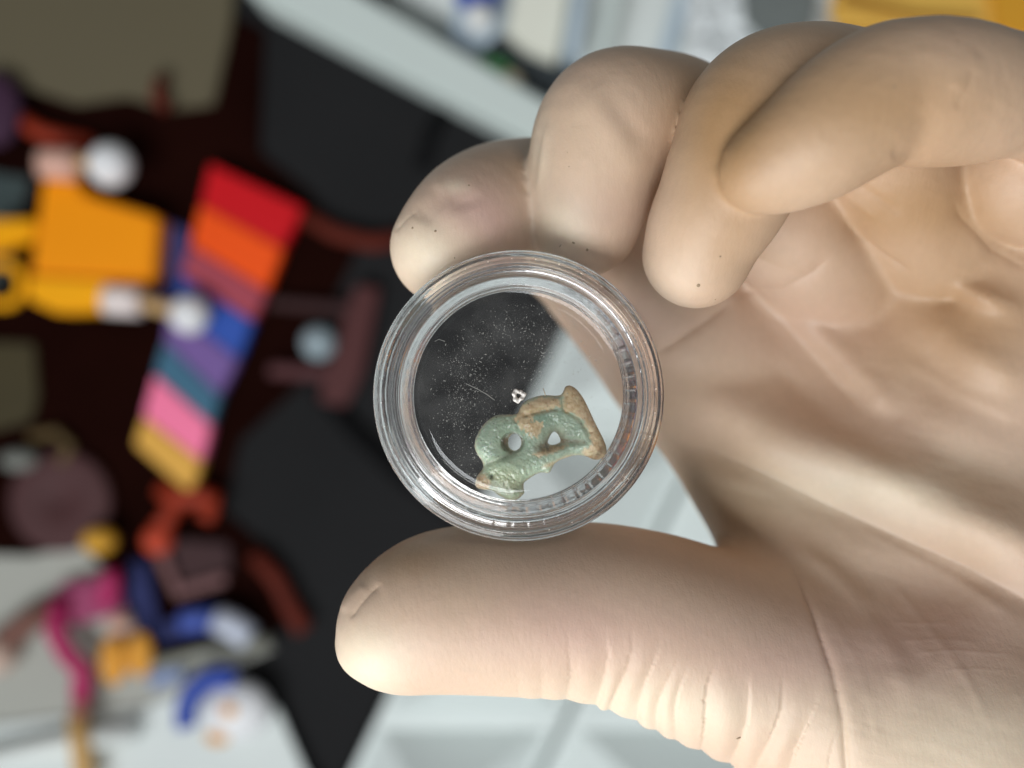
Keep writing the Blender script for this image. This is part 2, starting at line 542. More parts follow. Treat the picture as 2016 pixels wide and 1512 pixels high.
tag(ball('bead', at(196, 1064, 0.484), 0.0084, M['yb'], sz=(1.05, 0.8, 0.8)), 'ochre yellow bead at the lower right rim of the maroon disc', 'bead')
cr = empty('rust_clip', at(350, 1010, 0.49), 'rust orange claw clip under the mustard end of the ribbon', 'clip')
tube('claw', [at(318, 960, 0.488), at(350, 985, 0.486), at(395, 975, 0.486), at(430, 990, 0.488)], 0.0055, M['rust'], cr)
tube('claw', [at(350, 990, 0.487), at(330, 1020, 0.486), at(308, 1050, 0.486)], 0.005, M['rust'], cr)
ball('knob', at(312, 1062, 0.485), 0.0078, mat('rust_orange_knob', (196, 72, 46), 0.5), cr)
tube('claw', [at(400, 1000, 0.487), at(425, 1015, 0.487)], 0.0055, M['rust'], cr)
pbx = empty('maroon_tray', at(380, 1110, 0.49), 'small dark maroon tray with a lighter rim below the rust clip', 'tray')
prism('base', [(330, 1060), (450, 1070), (455, 1130), (360, 1165)], 0.4915, 0.003, mat('tray_maroon', (58, 32, 34), 0.7), pbx)
prism('rim', [(292, 1075), (316, 1068), (352, 1155), (440, 1130), (446, 1150), (344, 1180)], 0.487, 0.006, mat('tray_rim', (112, 74, 74), 0.6), pbx)
tag(prism('cloth_patch', [(255, 1100), (290, 1110), (312, 1230), (430, 1185), (445, 1225), (330, 1265), (275, 1270), (250, 1190)], 0.489, 0.003, mat('deep_navy_cloth', (40, 46, 92), 0.8)), 'deep navy cloth piece beside the magenta toy', 'cloth piece')
ea = empty('blue_marker', at(430, 1220, 0.48), 'blue marker with a white cap lying below the maroon tray', 'marker')
tube('barrel', [at(360, 1222, 0.482), at(425, 1216, 0.482)], 0.0062, mat('marker_blue', (72, 92, 172), 0.45), ea, 20)
tube('cap', [at(425, 1218, 0.482), at(460, 1232, 0.482), at(492, 1256, 0.482)], 0.0068, mat('marker_cap', (200, 206, 222), 0.4), ea, 20)
# white paper on the lower left
M['paper'] = mat('white_paper', (218, 224, 222), 0.65, 0.03, 14)
M['paper2'] = mat('grey_white_paper', (168, 168, 160), 0.65, 0.03, 14)
tag(prism('sheet', [(-400, 1080), (60, 1095), (160, 1072), (205, 1122), (180, 1170), (260, 1200), (300, 1290), (545, 1275), (300, 1390), (280, 1440), (-400, 1510)], 0.4925, 0.002, M['paper2']), 'grey white paper sheet under the magenta toy', 'paper sheet')
tag(prism('sheet', [(-400, 1475), (285, 1395), (420, 1330), (545, 1395), (600, 1520), (720, 1700), (-400, 1900)], 0.490, 0.002, M['paper']), 'bright white paper sheet along the bottom left edge', 'paper sheet')
tag(tube('roll', [at(-60, 1505, 0.483), at(120, 1465, 0.483), at(268, 1440, 0.483)], 0.0052, mat('white_roll', (236, 240, 236), 0.5, 0.02)), 'thin white paper roll crossing the foot of the magenta toy', 'roll')
tag(tube('rail', [at(300, 1312, 0.486), at(400, 1285, 0.486), at(530, 1262, 0.486)], 0.0032, mat('grey_rail', (150, 150, 138), 0.5)), 'thin grey rod above the blue rimmed cup', 'rod')
# magenta toy
mg = empty('magenta_toy', at(170, 1200, 0.48), 'magenta plastic toy with a long bent leg on the paper', 'toy')
M['mag'] = mat('magenta_plastic', (178, 44, 98), 0.45, 0.12, 40)
prism('torso', [(104, 1155), (200, 1135), (240, 1180), (238, 1208), (120, 1238)], 0.482, 0.008, mat('deep_magenta', (148, 44, 92), 0.5, 0.12, 40), mg, 0.002)
tube('arm', [at(205, 1185, 0.479), at(222, 1150, 0.478), at(216, 1122, 0.478)], 0.0048, M['mag'], mg)
tube('leg', [at(118, 1180, 0.480), at(110, 1245, 0.479), at(135, 1290, 0.479), at(163, 1318, 0.479), at(160, 1370, 0.479)], 0.0052, M['mag'], mg)
tube('shin', [at(161, 1362, 0.4795), at(156, 1420, 0.4795)], 0.0046, mat('brown_rose', (160, 92, 86), 0.5), mg)
tube('foot', [at(152, 1408, 0.478), at(160, 1470, 0.478), at(168, 1560, 0.478)], 0.0052, mat('tan_foot', (206, 164, 104), 0.5), mg)
tube('brown_strap', [at(10, 1262, 0.486), at(60, 1220, 0.486), at(110, 1195, 0.486)], 0.007, mat('brown_strap', (120, 84, 74), 0.7), mg)
tag(ball('bead', at(-6, 1290, 0.484), 0.010, mat('pale_pink_bead', (214, 188, 172), 0.5)), 'pale pink bead at the left edge beside the magenta toy', 'bead')
sl = empty('slippers', at(250, 1290, 0.48), 'pair of orange oval pads right of the magenta toy', 'pads')
M['amber'] = mat('amber_felt', (226, 158, 60), 0.7, 0.12, 60)
ball('pad', at(224, 1300, 0.484), 0.0086, M['amber'], sl, sz=(0.85, 1.45, 0.5))
ball('pad', at(276, 1288, 0.482), 0.0082, M['amber'], sl, sz=(0.8, 1.4, 0.5))
ball('tip', at(236, 1228, 0.482), 0.0056, mat('peach_tip', (214, 170, 150), 0.5), sl, sz=(1.2, 0.8, 0.7))
tag(ball('glass_bead', at(198, 1313, 0.470), 0.0010, mat('bright_steel', (250, 250, 250), 0.08, 0.0, metal=1.0)), 'tiny shiny bead left of the amber pads', 'bead')
# cup with a blue rim
cp = empty('blue_rimmed_cup', at(440, 1390, 0.48), 'white rounded cup with a blue rim and orange spots at the bottom left', 'cup')
ball('bowl', at(468, 1398, 0.484), 0.0165, M['pure'], cp, sz=(1.05, 0.92, 0.6))
arc = [at(438 + 72 * math.cos(math.radians(a)), 1408 - 76 * math.sin(math.radians(a)), 0.474) for a in range(70, 205, 9)]
tube('rim', arc, 0.0055, M['blue'], cp, 14)
ball('spot', at(450, 1398, 0.4745), 0.0036, M['amber'], cp, sz=(1.1, 1, 0.4))
ball('spot', at(428, 1452, 0.4785), 0.0040, M['amber'], cp, sz=(1.5, 0.9, 0.4))
tag(tube('cord', [at(300, 1340, 0.487), at(330, 1328, 0.487), at(362, 1322, 0.487)], 0.004, mat('faded_blue_cord', (130, 150, 196), 0.6)), 'faded blue cord left of the blue rimmed cup', 'cord')

# white trays, bottom: long open boxes divided by slanting facets
M['tray'] = mat('white_tray_plastic', (220, 228, 226), 0.5, 0.02, 12)


def tray(label, TL, TR, BL, BR, n, depth=0.030, top=0.484):
    e = empty('tray', at((TL[0] + BR[0]) / 2, (TL[1] + BR[1]) / 2, top), label, 'tray', 'white trays under the hand')
    rim = 0.045
    TL, TR, BL, BR = map(np.array, (TL, TR, BL, BR))

    def P(u, v):
        a = TL + (TR - TL) * u
        b = BL + (BR - BL) * u
        return a + (b - a) * v
    # rim frame and cells, each cell a sunken square with a folded diagonal
    for k in range(n):
        v0, v1 = k / n, (k + 1) / n
        bm = bmesh.new()
        cs = [(0, v0), (1, v0), (1, v1), (0, v1)]
        r1 = rim
        r2 = rim * 1.2 / n * 1.3
        ins = [(r1, v0 + r2), (1 - r1, v0 + r2), (1 - r1, v1 - r2), (r1, v1 - r2)]
        A = [bm.verts.new(at(*P(*c), top)) for c in cs]
        B = [bm.verts.new(at(*P(*c), top)) for c in ins]
        W = [bm.verts.new(at(*P(*c), top + 0.0)) for c in ins]
        for w in W: w.co.z -= 0.0015
        mid = P(0.5, (v0 + v1) / 2)
        C = bm.verts.new(at(mid[0], mid[1], top) + Vector((0, 0, depth)))
        G = [bm.verts.new(v.co - Vector((0, 0, 0.0155))) for v in A]
        for i in range(4):
            j = (i + 1) % 4
            bm.faces.new((A[i], A[j], B[j], B[i]))
            bm.faces.new((B[i], B[j], W[j], W[i]))
            bm.faces.new((W[i], W[j], C))
            bm.faces.new((A[j], A[i], G[i], G[j]))
        link_bm('cell', bm, M['tray'], e)
    return e


tray('long white tray of folded cells seen through the capsule and under the thumb', (1157, 560), (1530, 560), (606, 1700), (960, 1700), 4)
tray('white tray right of the long one, mostly hidden by the hand', (1545, 560), (1960, 560), (985, 1700), (1500, 1700), 4)

# ==================================================================  THE CAPSULE
CD = 0.1012                                  # depth of its middle
CC = at(1021, 779, CD - 0.0035)
CC.z = H - CD
mm = 0.001
M['acrylic'] = bpy.data.materials.new('clear_acrylic')
M['acrylic'].use_nodes = True
b = M['acrylic'].node_tree.nodes['Principled BSDF']
b.inputs['Base Color'].default_value = (0.985, 0.985, 0.99, 1)
b.inputs['Transmission Weight'].default_value = 0.97
b.inputs['IOR'].default_value = 1.49
b.inputs['Roughness'].default_value = 0.06
nt = M['acrylic'].node_tree
tc = nt.nodes.new('ShaderNodeTexCoord')
nz = nt.nodes.new('ShaderNodeTexNoise')
nz.inputs['Scale'].default_value = 900
nz.inputs['Detail'].default_value = 4
nt.links.new(tc.outputs['Object'], nz.inputs['Vector'])
bp = nt.nodes.new('ShaderNodeBump')
bp.inputs['Distance'].default_value = 0.00005
bp.inputs['Strength'].default_value = 0.5
nt.links.new(nz.outputs['Fac'], bp.inputs['Height'])
nt.links.new(bp.outputs['Normal'], b.inputs['Normal'])

# flat clear sheet: a thin pane passes light straight on and mirrors a little
M['pane'] = bpy.data.materials.new('clear_flat_pane')
M['pane'].use_nodes = True
nt = M['pane'].node_tree
nt.nodes.remove(nt.nodes['Principled BSDF'])
tr = nt.nodes.new('ShaderNodeBsdfTransparent')
tr.inputs[0].default_value = (0.985, 0.985, 0.985, 1)
gl = nt.nodes.new('ShaderNodeBsdfGlossy')
gl.inputs['Roughness'].default_value = 0.04
frn = nt.nodes.new('ShaderNodeFresnel')
frn.inputs[0].default_value = 1.49
mxs = nt.nodes.new('ShaderNodeMixShader')
nt.links.new(frn.outputs[0], mxs.inputs[0])
nt.links.new(tr.outputs[0], mxs.inputs[1])
nt.links.new(gl.outputs[0], mxs.inputs[2])
hz = nt.nodes.new('ShaderNodeBsdfDiffuse')       # faint scuffed haze of the handled plastic
hz.inputs[0].default_value = (0.8, 0.79, 0.76, 1)
tch = nt.nodes.new('ShaderNodeTexCoord')
hn = nt.nodes.new('ShaderNodeTexNoise')
hn.inputs['Scale'].default_value = 260
hn.inputs['Detail'].default_value = 6
nt.links.new(tch.outputs['Object'], hn.inputs['Vector'])
hr = nt.nodes.new('ShaderNodeMapRange')
hr.inputs[1].default_value, hr.inputs[2].default_value = 0.42, 0.72
hr.inputs[3].default_value, hr.inputs[4].default_value = 0.006, 0.05
nt.links.new(hn.outputs['Fac'], hr.inputs[0])
mx2 = nt.nodes.new('ShaderNodeMixShader')
nt.links.new(hr.outputs[0], mx2.inputs[0])
nt.links.new(mxs.outputs[0], mx2.inputs[1])
nt.links.new(hz.outputs[0], mx2.inputs[2])
nt.links.new(mx2.outputs[0], nt.nodes['Material Output'].inputs[0])

caps = empty('coin_capsule', CC, 'round clear plastic capsule held between thumb and fingertips with an amulet inside', 'capsule')


def fillet(poly, r=0.12, n=3):
    """round the corners of a closed profile (mm)"""
    out = []
    N = len(poly)
    for i in range(N):
        p = np.array(poly[i], float)
        a = np.array(poly[i - 1], float) - p
        b_ = np.array(poly[(i + 1) % N], float) - p
        la, lb = np.linalg.norm(a), np.linalg.norm(b_)
        q = min(r, la * 0.4, lb * 0.4)
        A, B = p + a / la * q, p + b_ / lb * q
        for t in np.linspace(0, 1, n + 1):
            out.append(tuple(((1 - t) ** 2 * A + 2 * t * (1 - t) * p + t * t * B) * mm))
    return out


NT = 52


def grip(a):
    # the moulded grip runs round the right and lower side only, worn towards its ends
    c_ = math.cos(a - math.radians(-35))
    return max(0.12, min(1.0, 0.35 + 0.9 * c_))


def wob_lid(j, r, z, a):
    # moulded grip notches on the inside of the skirt
    if 0.0128 < r < 0.0139 and z > 0.0016 and z < 0.0035:
        s = (a * NT / (2 * math.pi)) % 1.0
        k = 0.00006 * min(1.0, abs(s - 0.5) * 8)
        return r, z + k * grip(a)
    return r, z


lid_prof = [(10.86, 3.3), (11.0, 3.75), (11.35, 4.05), (12.2, 4.15), (12.5, 3.95), (13.0, 3.95), (13.3, 4.2), (14.0, 4.25), (14.6, 3.95), (15.05, 3.2), (15.05, -0.3), (14.85, -0.6), (14.3, -0.6), (14.15, 1.9), (13.75, 2.5), (13.0, 2.75), (12.9, 2.35), (12.2, 2.3), (11.6, 2.6), (11.1, 2.5), (10.86, 2.7)]
lid = link_bm('lid_ring', lathe_mesh(fillet(lid_prof), 416, True, wob_lid), M['acrylic'], caps, True)
lid.location = CC


def wob_base(j, r, z, a):
    if r > 0.0133 and z > -0.0005:
        s = (a * NT / (2 * math.pi)) % 1.0
        return r - 0.00017 * grip(a) * max(0.0, 1 - abs(s - 0.5) * 9), z
    return r, z


base_prof = [(11.6, -2.85), (11.6, -3.45), (11.9, -3.55), (12.6, -3.9), (13.6, -3.95), (14.6, -3.7), (15.0, -3.1), (15.0, -0.95), (14.5, -0.75), (14.0, -0.8), (13.9, 1.75), (13.4, 1.95), (12.8, 1.9), (12.55, 1.5), (12.4, -1.0), (12.2, -2.0), (11.95, -2.6)]
base = link_bm('base_ring', lathe_mesh(fillet(base_prof), 416, True, wob_base), M['acrylic'], caps, True)
base.location = CC


def disc(name, r, z, m):
    bm = bmesh.new()
    vs = [bm.verts.new((r * mm * math.cos(2 * math.pi * i / 96), r * mm * math.sin(2 * math.pi * i / 96), z * mm)) for i in range(96)]
    bm.faces.new(vs)
    # a slightly domed sheet: centre raised a hair so reflections bend
    o = link_bm(name, bm, m, caps)
    o.location = CC
    return o


def dome(name, r, z, drop, m, r0):
    """thin moulded sheet, flat in the middle, its edge curving by drop mm from radius r0 outwards"""
    prof = []
    for k in range(31):
        rr = 0.02 + (r - 0.02) * k / 30
        t = max(0.0, (rr - r0) / (r - r0))
        prof.append((rr * mm, (z + drop * (1 - t * t)) * mm + 0.00004 * (1 - (rr / r) ** 2)))
    o = link_bm(name, lathe_mesh(prof, 128, False), m, caps, True)
    o.location = CC
    return o


dome('lid_window', 10.90, 3.0, 0.72, M['pane'], 9.4)
dome('base_window', 11.62, -3.1, -0.4, M['pane'], 9.8)
# inner bevel of the cup: catches the lamps as a soft streak
# moulding gate mark in the middle of the lid
M['frost'] = mat('frosted_acrylic', (226, 220, 214), 0.25, 0.2, 3000, spec=0.8)
bm = lathe_mesh([(0.00022, 0.0001), (0.00030, 0.00034), (0.00046, 0.0005), (0.00064, 0.0004), (0.00070, 0.0001), (0.0006, -0.0001), (0.0003, -0.0001)], 36, True,
                lambda j, r, z, a: (r * (1 + 0.14 * math.sin(3 * a + 1) + 0.08 * math.sin(7 * a)), z * (1 + 0.3 * math.sin(5 * a))))
o = link_bm('gate_mark', bm, M['frost'], caps, True)
o.location = CC + Vector((-0.00002, 0, 0.0038))
# tiny moulded pips round the rim
bm = bmesh.new()
for k in range(36):
    a = 2 * math.pi * k / 36 + 0.05
    mt = Matrix.Translation((0.01405 * math.cos(a), 0.01405 * math.sin(a), 0.00425))
    bmesh.ops.create_icosphere(bm, subdivisions=1, radius=0.00006, matrix=mt)
o = link_bm('rim_pips', bm, M['frost'], caps, True)
o.location = CC
o['kind'] = 'stuff'

# dust on the inside of the clear base
M['dust'] = mat('pale_dust', (206, 204, 198), 0.6, 0.1, 500)
bm = bmesh.new()
cnt = 0
while cnt < 3800:
    ang = math.radians(rng.uniform(20, 262))
    rr = rng.normal(6.4, 1.9) if rng.random() < 0.75 else 10.2 * math.sqrt(rng.random())
    if rng.random() < 0.28: ang = rng.uniform(0, 2 * math.pi)
    if not 0.8 < rr < 9.6: continue
    if fbm(np.array([[rr * math.cos(ang), rr * math.sin(ang), 0.0]]), 0.55, 3, 5)[0] < rng.uniform(-0.55, 0.5): continue
    s = (0.013 + 0.04 * rng.random() ** 6) * mm
    x, y = rr * mm * math.cos(ang), rr * mm * math.sin(ang)
    L = 1 + 2.6 * rng.random() ** 3
    th = rng.uniform(0, math.pi)
    ex, ey = Vector((math.cos(th), math.sin(th), 0)) * s * L, Vector((-math.sin(th), math.cos(th), 0)) * s
    c = Vector((x, y, 2.93 * mm))
    top = bm.verts.new(c + Vector((0, 0, -s * 0.8)))
    q = [bm.verts.new(c + ex), bm.verts.new(c + ey), bm.verts.new(c - ex), bm.verts.new(c - ey)]
    for i in range(4): bm.faces.new((q[i], q[(i + 1) % 4], top))
    bm.faces.new(q)
    cnt += 1
d = link_bm('dust', bm, M['dust'])
d.location = CC
tag(d, 'pale dust specks scattered on the clear capsule window', 'dust', kind='stuff')
for (pts, lab) in (([(917, 755), (940, 766), (958, 776), (974, 788)], 'fine white fibre left of the gate mark in the capsule'),
                   ([(1069, 764), (1072, 772), (1074, 780)], 'tiny brown fibre above the amulet in the capsule'),
                   ([(856, 672), (864, 668), (876, 672)], 'tiny pale fibre at the upper left of the capsule window')):
    f = tube('fibre', [at(x, y, CD - 0.00285) for x, y in pts], 0.000035, M['dust'] if 'brown' not in lab else M['wood'], None, 5)
    tag(f, lab, 'fibre')

# ==================================================================  THE AMULET
AD = CD - 0.0006        # depth of its middle plane
AP = [(185, 850), (195, 780), (230, 700), (270, 640), (320, 585), (370, 550), (430, 525), (520, 518), (600, 518), (645, 500), (670, 450), (700, 400), (760, 360), (850, 325), (940, 312), (1040, 318), (1100, 310), (1130, 270), (1150, 225), (1195, 210), (1250, 235), (1300, 285), (1350, 360), (1400, 460), (1450, 570), (1500, 670), (1550, 770), (1582, 850), (1588, 920), (1560, 970), (1500, 998), (1440, 995), (1390, 970), (1320, 955), (1240, 955), (1160, 980), (1090, 1005), (1040, 1040), (1010, 1090), (990, 1130), (960, 1142), (900, 1135), (850, 1150), (790, 1185), (740, 1220), (710, 1250), (708, 1300), (715, 1350), (680, 1390), (640, 1420), (580, 1435), (530, 1425), (480, 1395), (430, 1370), (380, 1330), (330, 1320), (270, 1318), (215, 1300), (190, 1270), (195, 1220), (215, 1170), (245, 1130), (275, 1090), (275, 1050), (255, 1000), (220, 950), (195, 900)]
APs = smooth_poly(AP, 4)
H1 = [(612 + 70 * math.cos(t), 812 - 90 * math.sin(t)) for t in np.linspace(0, 2 * math.pi, 24, endpoint=False)]
H2 = smooth_poly([(1035, 700), (1072, 732), (1098, 790), (1080, 822), (1010, 842), (965, 822), (972, 780), (1003, 722)], 3)
g = 7.5
xs = np.arange(150, 1630, g)
ys = np.arange(180, 1470, g)
GX, GY = np.meshgrid(xs, ys, indexing='ij')


def afield(X, Y):
    return np.maximum(np.maximum(poly_sdf(X, Y, APs), -poly_sdf(X, Y, H1)), -poly_sdf(X, Y, H2))


S = afield(GX, GY)
keep = S < g * 0.75
# snap border vertices to the outline
e = 1.0
for _ in range(3):
    s0 = afield(GX, GY)
    gx = (afield(GX + e, GY) - s0) / e
    gy = (afield(GX, GY + e) - s0) / e
    m = (S > -g * 0.55) & keep
    GX = np.where(m, GX - s0 * gx, GX)
    GY = np.where(m, GY - s0 * gy, GY)
bord = (S > -g * 0.55)
idx = np.full(S.shape, -1)
idx[keep] = np.arange(keep.sum())
X, Y = GX[keep], GY[keep]
P3 = np.stack([X, Y, np.zeros_like(X)], 1)
dist = np.maximum(0, -afield(X, Y))
dist[bord[keep]] = 0
dout = np.maximum(0, -poly_sdf(X, Y, APs))


def gs(x, y, sx, sy=None, rot=0):
    sy = sy or sx
    c, s_ = math.cos(rot), math.sin(rot)
    u = (X - x) * c + (Y - y) * s_
    v = -(X - x) * s_ + (Y - y) * c
    return np.exp(-(u / sx) ** 2 - (v / sy) ** 2)


def strk(pts, w):
    dd, _, al = seg_dist(X, Y, pts)
    tp = np.clip(np.minimum(al, 1 - al) * 6, 0, 1)
    return np.exp(-(dd / w) ** 2) * tp


pxmm = K * 0.1 * 1000 / 5.4           # mm per crop pixel
R = 165.0
q = np.clip(dist / R, 0, 1)
hh = np.sqrt(1 - (1 - q) ** 2) * 160                 # rounded section, crop pixels
bar = strk([(1190, 230), (1300, 420), (1400, 640), (1500, 900), (1530, 1010)], 115)
hh += 30 * bar * np.sqrt(q)
hh += 34 * strk([(700, 480), (860, 400), (1090, 400)], 70) * np.sqrt(q)
hh += 30 * gs(790, 650, 110) * q + 26 * gs(360, 760, 130) * q + 22 * gs(700, 820, 60) * np.sqrt(q)
hh += 30 * strk([(840, 940), (980, 890), (1160, 840)], 45)
hh += 22 * gs(620, 1130, 190, 120, -0.4) * np.sqrt(q) + 20 * gs(270, 1230, 70) * np.sqrt(q)
hh -= 62 * strk([(820, 890), (920, 850), (1040, 850), (1200, 800), (1390, 812)], 40)
hh -= 62 * strk([(270, 1060), (400, 1000), (520, 950), (640, 900)], 34)
hh -= 55 * strk([(680, 530), (850, 490), (1000, 450), (1120, 470)], 26)
hh -= 58 * strk([(1120, 300), (1130, 460), (1300, 560), (1390, 700), (1410, 820)], 26)
hh -= 46 * gs(1020, 790, 95, 110) + 30 * gs(545, 820, 80, 120)
hh -= 60 * gs(367, 1170, 22, 30)
hh -= 26 * strk([(600, 530), (640, 640), (700, 740)], 24)
nzv = fbm(P3, 1 / 90, 4, 2)
nzf = fbm(P3, 1 / 28, 3, 9)
hh += (14 * nzv + 9 * nzf) * np.minimum(1, q * 2.5)
bubbles = np.zeros_like(X)
for _ in range(120):
    bx, by = rng.uniform(190, 1580), rng.uniform(220, 1420)
    br = rng.uniform(9, 20)
    bubbles += (1 if rng.random() < 0.62 else -1.3) * np.exp(-((X - bx) ** 2 + (Y - by) ** 2) / br ** 2)
hh += 15 * bubbles * np.minimum(1, q * 3)
hb = np.sqrt(1 - (1 - q) ** 2) * 120 + 6 * nzv * q
cres = 1 / (1 + np.exp((((X - 588) / 112) ** 2 + ((Y - 816) / 100) ** 2 - 1) * 9))
hh = np.maximum(hh + 9 * fbm(P3, 1 / 16, 3, 33) * np.minimum(1, q * 3), 0)
hh = (hh * (1 - cres) - 0.75 * hb * cres) * (dist > 0)
ax_, ay_ = 900 + X / 5.4, 720 + Y / 5.4
n_ = len(X)
dtop = AD - hh * pxmm * mm * 0.62
dbot = AD + hb * pxmm * mm * 0.62
top = np.stack([(ax_ - 1008) * K * AD, (756 - ay_) * K * AD, H - dtop], 1)
bot = np.stack([(ax_ - 1008) * K * AD, (756 - ay_) * K * AD, H - dbot], 1)
bb = bord[keep]
bmap = np.arange(n_) + n_
bmap[bb] = np.arange(n_)[bb]
V = np.vstack([top, bot])
Q = []
ni, nj = S.shape
a_, b_, c_, d_ = idx[:-1, :-1], idx[1:, :-1], idx[1:, 1:], idx[:-1, 1:]
ok = (a_ >= 0) & (b_ >= 0) & (c_ >= 0) & (d_ >= 0)
QT = np.stack([a_[ok], d_[ok], c_[ok], b_[ok]], 1)
tris = []
for (u, v, w, z) in ((a_, b_, c_, d_), (b_, c_, d_, a_), (c_, d_, a_, b_), (d_, a_, b_, c_)):
    k3 = (u >= 0) & (v >= 0) & (w >= 0) & (z < 0)
    tris.append(np.stack([u[k3], w[k3], v[k3]], 1))
TT = np.vstack(tris)
faces = [tuple(f) for f in QT] + [tuple(f) for f in TT]
faces += [tuple(bmap[list(f)][::-1]) for f in QT] + [tuple(bmap[list(f)][::-1]) for f in TT]
faces = [f for f in faces if len(set(f)) == len(f)]
me = bpy.data.meshes.new('amulet')
me.from_pydata([tuple(v) for v in V], [], faces)
me.validate()
# loose vertices away
# glaze and bare body colours
tanw = np.zeros(n_)
barm = poly_sdf(X, Y, [(1125, 200), (1130, 480), (1230, 510), (1330, 580), (1390, 690), (1420, 830), (1330, 900), (1360, 1010), (1640, 1010), (1640, 700), (1250, 190)])
tanw = np.maximum(tanw, 1 / (1 + np.exp((barm + 14 * nzf * 2) / 7)))
up = poly_sdf(X, Y, [(690, 420), (860, 335), (1080, 330), (1090, 440), (1000, 455), (840, 510), (700, 580), (620, 600), (610, 560)])
tanw = np.maximum(tanw, 1 / (1 + np.exp((up + 40 * nzf) / 7)))
lump = poly_sdf(X, Y, [(630, 560), (760, 550), (900, 610), (900, 680), (850, 760), (770, 740), (690, 680)])
tanw = np.maximum(tanw, 1 / (1 + np.exp((lump + 60 * nzf) / 6)))
tanw = np.maximum(tanw, 1 / (1 + np.exp((poly_sdf(X, Y, [(810, 940), (900, 880), (1040, 850), (1170, 835), (1110, 890), (950, 940), (850, 960)]) + 30 * nzf) / 6)))
tanw = np.maximum(tanw, 1 / (1 + np.exp((poly_sdf(X, Y, [(180, 1280), (210, 1160), (300, 1150), (345, 1210), (350, 1320), (220, 1320)]) + 20 * nzf) / 8)))
tanw = np.maximum(tanw, 0.75 * strk([(880, 1080), (1040, 1030), (1160, 970), (1330, 950)], 26))
tanw = np.maximum(tanw, 0.4 * np.exp(-(dout / 20) ** 2))
green = np.array(lin((206, 224, 198))[:3])
gdk = np.array(lin((148, 180, 158))[:3])
gyl = np.array(lin((186, 190, 150))[:3])
tan_ = np.array(lin((250, 228, 188))[:3])
tan2 = np.array(lin((222, 188, 142))[:3])
brown = np.array(lin((128, 98, 66))[:3])
f1 = np.clip(0.5 + 0.8 * nzv, 0, 1)[:, None]
cg = green * (1 - f1 * 0.5) + gdk * f1 * 0.5
cg = cg * (1 - 0.7 * gs(880, 560, 190, 110)[:, None]) + gdk * 0.7 * gs(880, 560, 190, 110)[:, None]
yl = np.clip(gs(470, 1200, 260, 170) + 0.4 * gs(620, 1350, 150), 0, 1)[:, None] * 0.75
cg = cg * (1 - yl) + gyl * yl
f2 = np.clip(0.5 + 0.9 * nzf, 0, 1)[:, None]
ct = tan_ * (1 - f2) + tan2 * f2
c = cg * (1 - tanw[:, None]) + ct * tanw[:, None]
bw = np.clip(1.0 * gs(940, 850, 120, 45, -0.25) + 0.9 * gs(1040, 770, 105, 105) + 0.8 * strk([(1090, 800), (1200, 800), (1390, 812)], 26) + 0.95 * cres
             + 0.5 * strk([(270, 1060), (400, 1000), (640, 900)], 20) + 0.55 * strk([(640, 570), (850, 500), (1120, 460)], 16) + 0.35 * strk([(840, 945), (1000, 900)], 30), 0, 0.92)
bw = np.clip(bw * (0.75 + 0.5 * nzf), 0, 0.9)[:, None]
c = c * (1 - bw) + brown * bw
pit = np.zeros(n_)
for _ in range(90):
    bx, by = rng.uniform(190, 1580), rng.uniform(220, 1420)
    pit = np.maximum(pit, np.exp(-((X - bx) ** 2 + (Y - by) ** 2) / rng.uniform(4, 8) ** 2))
pit = np.maximum(pit, gs(367, 1170, 20, 28))[:, None] * 0.8
c = c * (1 - pit) + np.array(lin((52, 48, 36))[:3]) * pit
colr = np.ones((len(V), 4))
colr[:n_, :3] = c
colr[n_:, :3] = c
ca = me.color_attributes.new('glaze', 'FLOAT_COLOR', 'POINT')
ca.data.foreach_set('color', colr.astype(np.float32).ravel())
ga = me.attributes.new('bare', 'FLOAT', 'POINT')
ga.data.foreach_set('value', np.r_[np.maximum(tanw, bw[:, 0]), np.maximum(tanw, bw[:, 0])].astype(np.float32))
m = bpy.data.materials.new('faience_glaze')
m.use_nodes = True
nt = m.node_tree
b = nt.nodes['Principled BSDF']
at1 = nt.nodes.new('ShaderNodeAttribute'); at1.attribute_name = 'glaze'
at2 = nt.nodes.new('ShaderNodeAttribute'); at2.attribute_name = 'bare'
nt.links.new(at1.outputs['Color'], b.inputs['Base Color'])
mr = nt.nodes.new('ShaderNodeMapRange')
mr.inputs[3].default_value = 0.14
mr.inputs[4].default_value = 0.75
nt.links.new(at2.outputs['Fac'], mr.inputs[0])
nt.links.new(mr.outputs[0], b.inputs['Roughness'])
tc = nt.nodes.new('ShaderNodeTexCoord')
nz = nt.nodes.new('ShaderNodeTexNoise'); nz.inputs['Scale'].default_value = 5200; nz.inputs['Detail'].default_value = 3
nt.links.new(tc.outputs['Object'], nz.inputs['Vector'])
bp = nt.nodes.new('ShaderNodeBump'); bp.inputs['Distance'].default_value = 0.00006
nt.links.new(nz.outputs['Fac'], bp.inputs['Height'])
nt.links.new(bp.outputs['Normal'], b.inputs['Normal'])
b.inputs['Subsurface Weight'].default_value = 0.15
b.inputs['Subsurface Scale'].default_value = 0.0006
b.inputs['Coat Weight'].default_value = 0.5
b.inputs['Coat Roughness'].default_value = 0.08
amu = link_mesh('amulet', me, m, None, True)
bmx = bmesh.new(); bmx.from_mesh(me)
bmesh.ops.delete(bmx, geom=[v for v in bmx.verts if not v.link_faces], context='VERTS')
bmesh.ops.recalc_face_normals(bmx, faces=bmx.faces)
bmx.to_mesh(me); bmx.free()
tag(amu, 'worn green glazed amulet with two holes and a bare tan bar, inside the capsule', 'amulet')

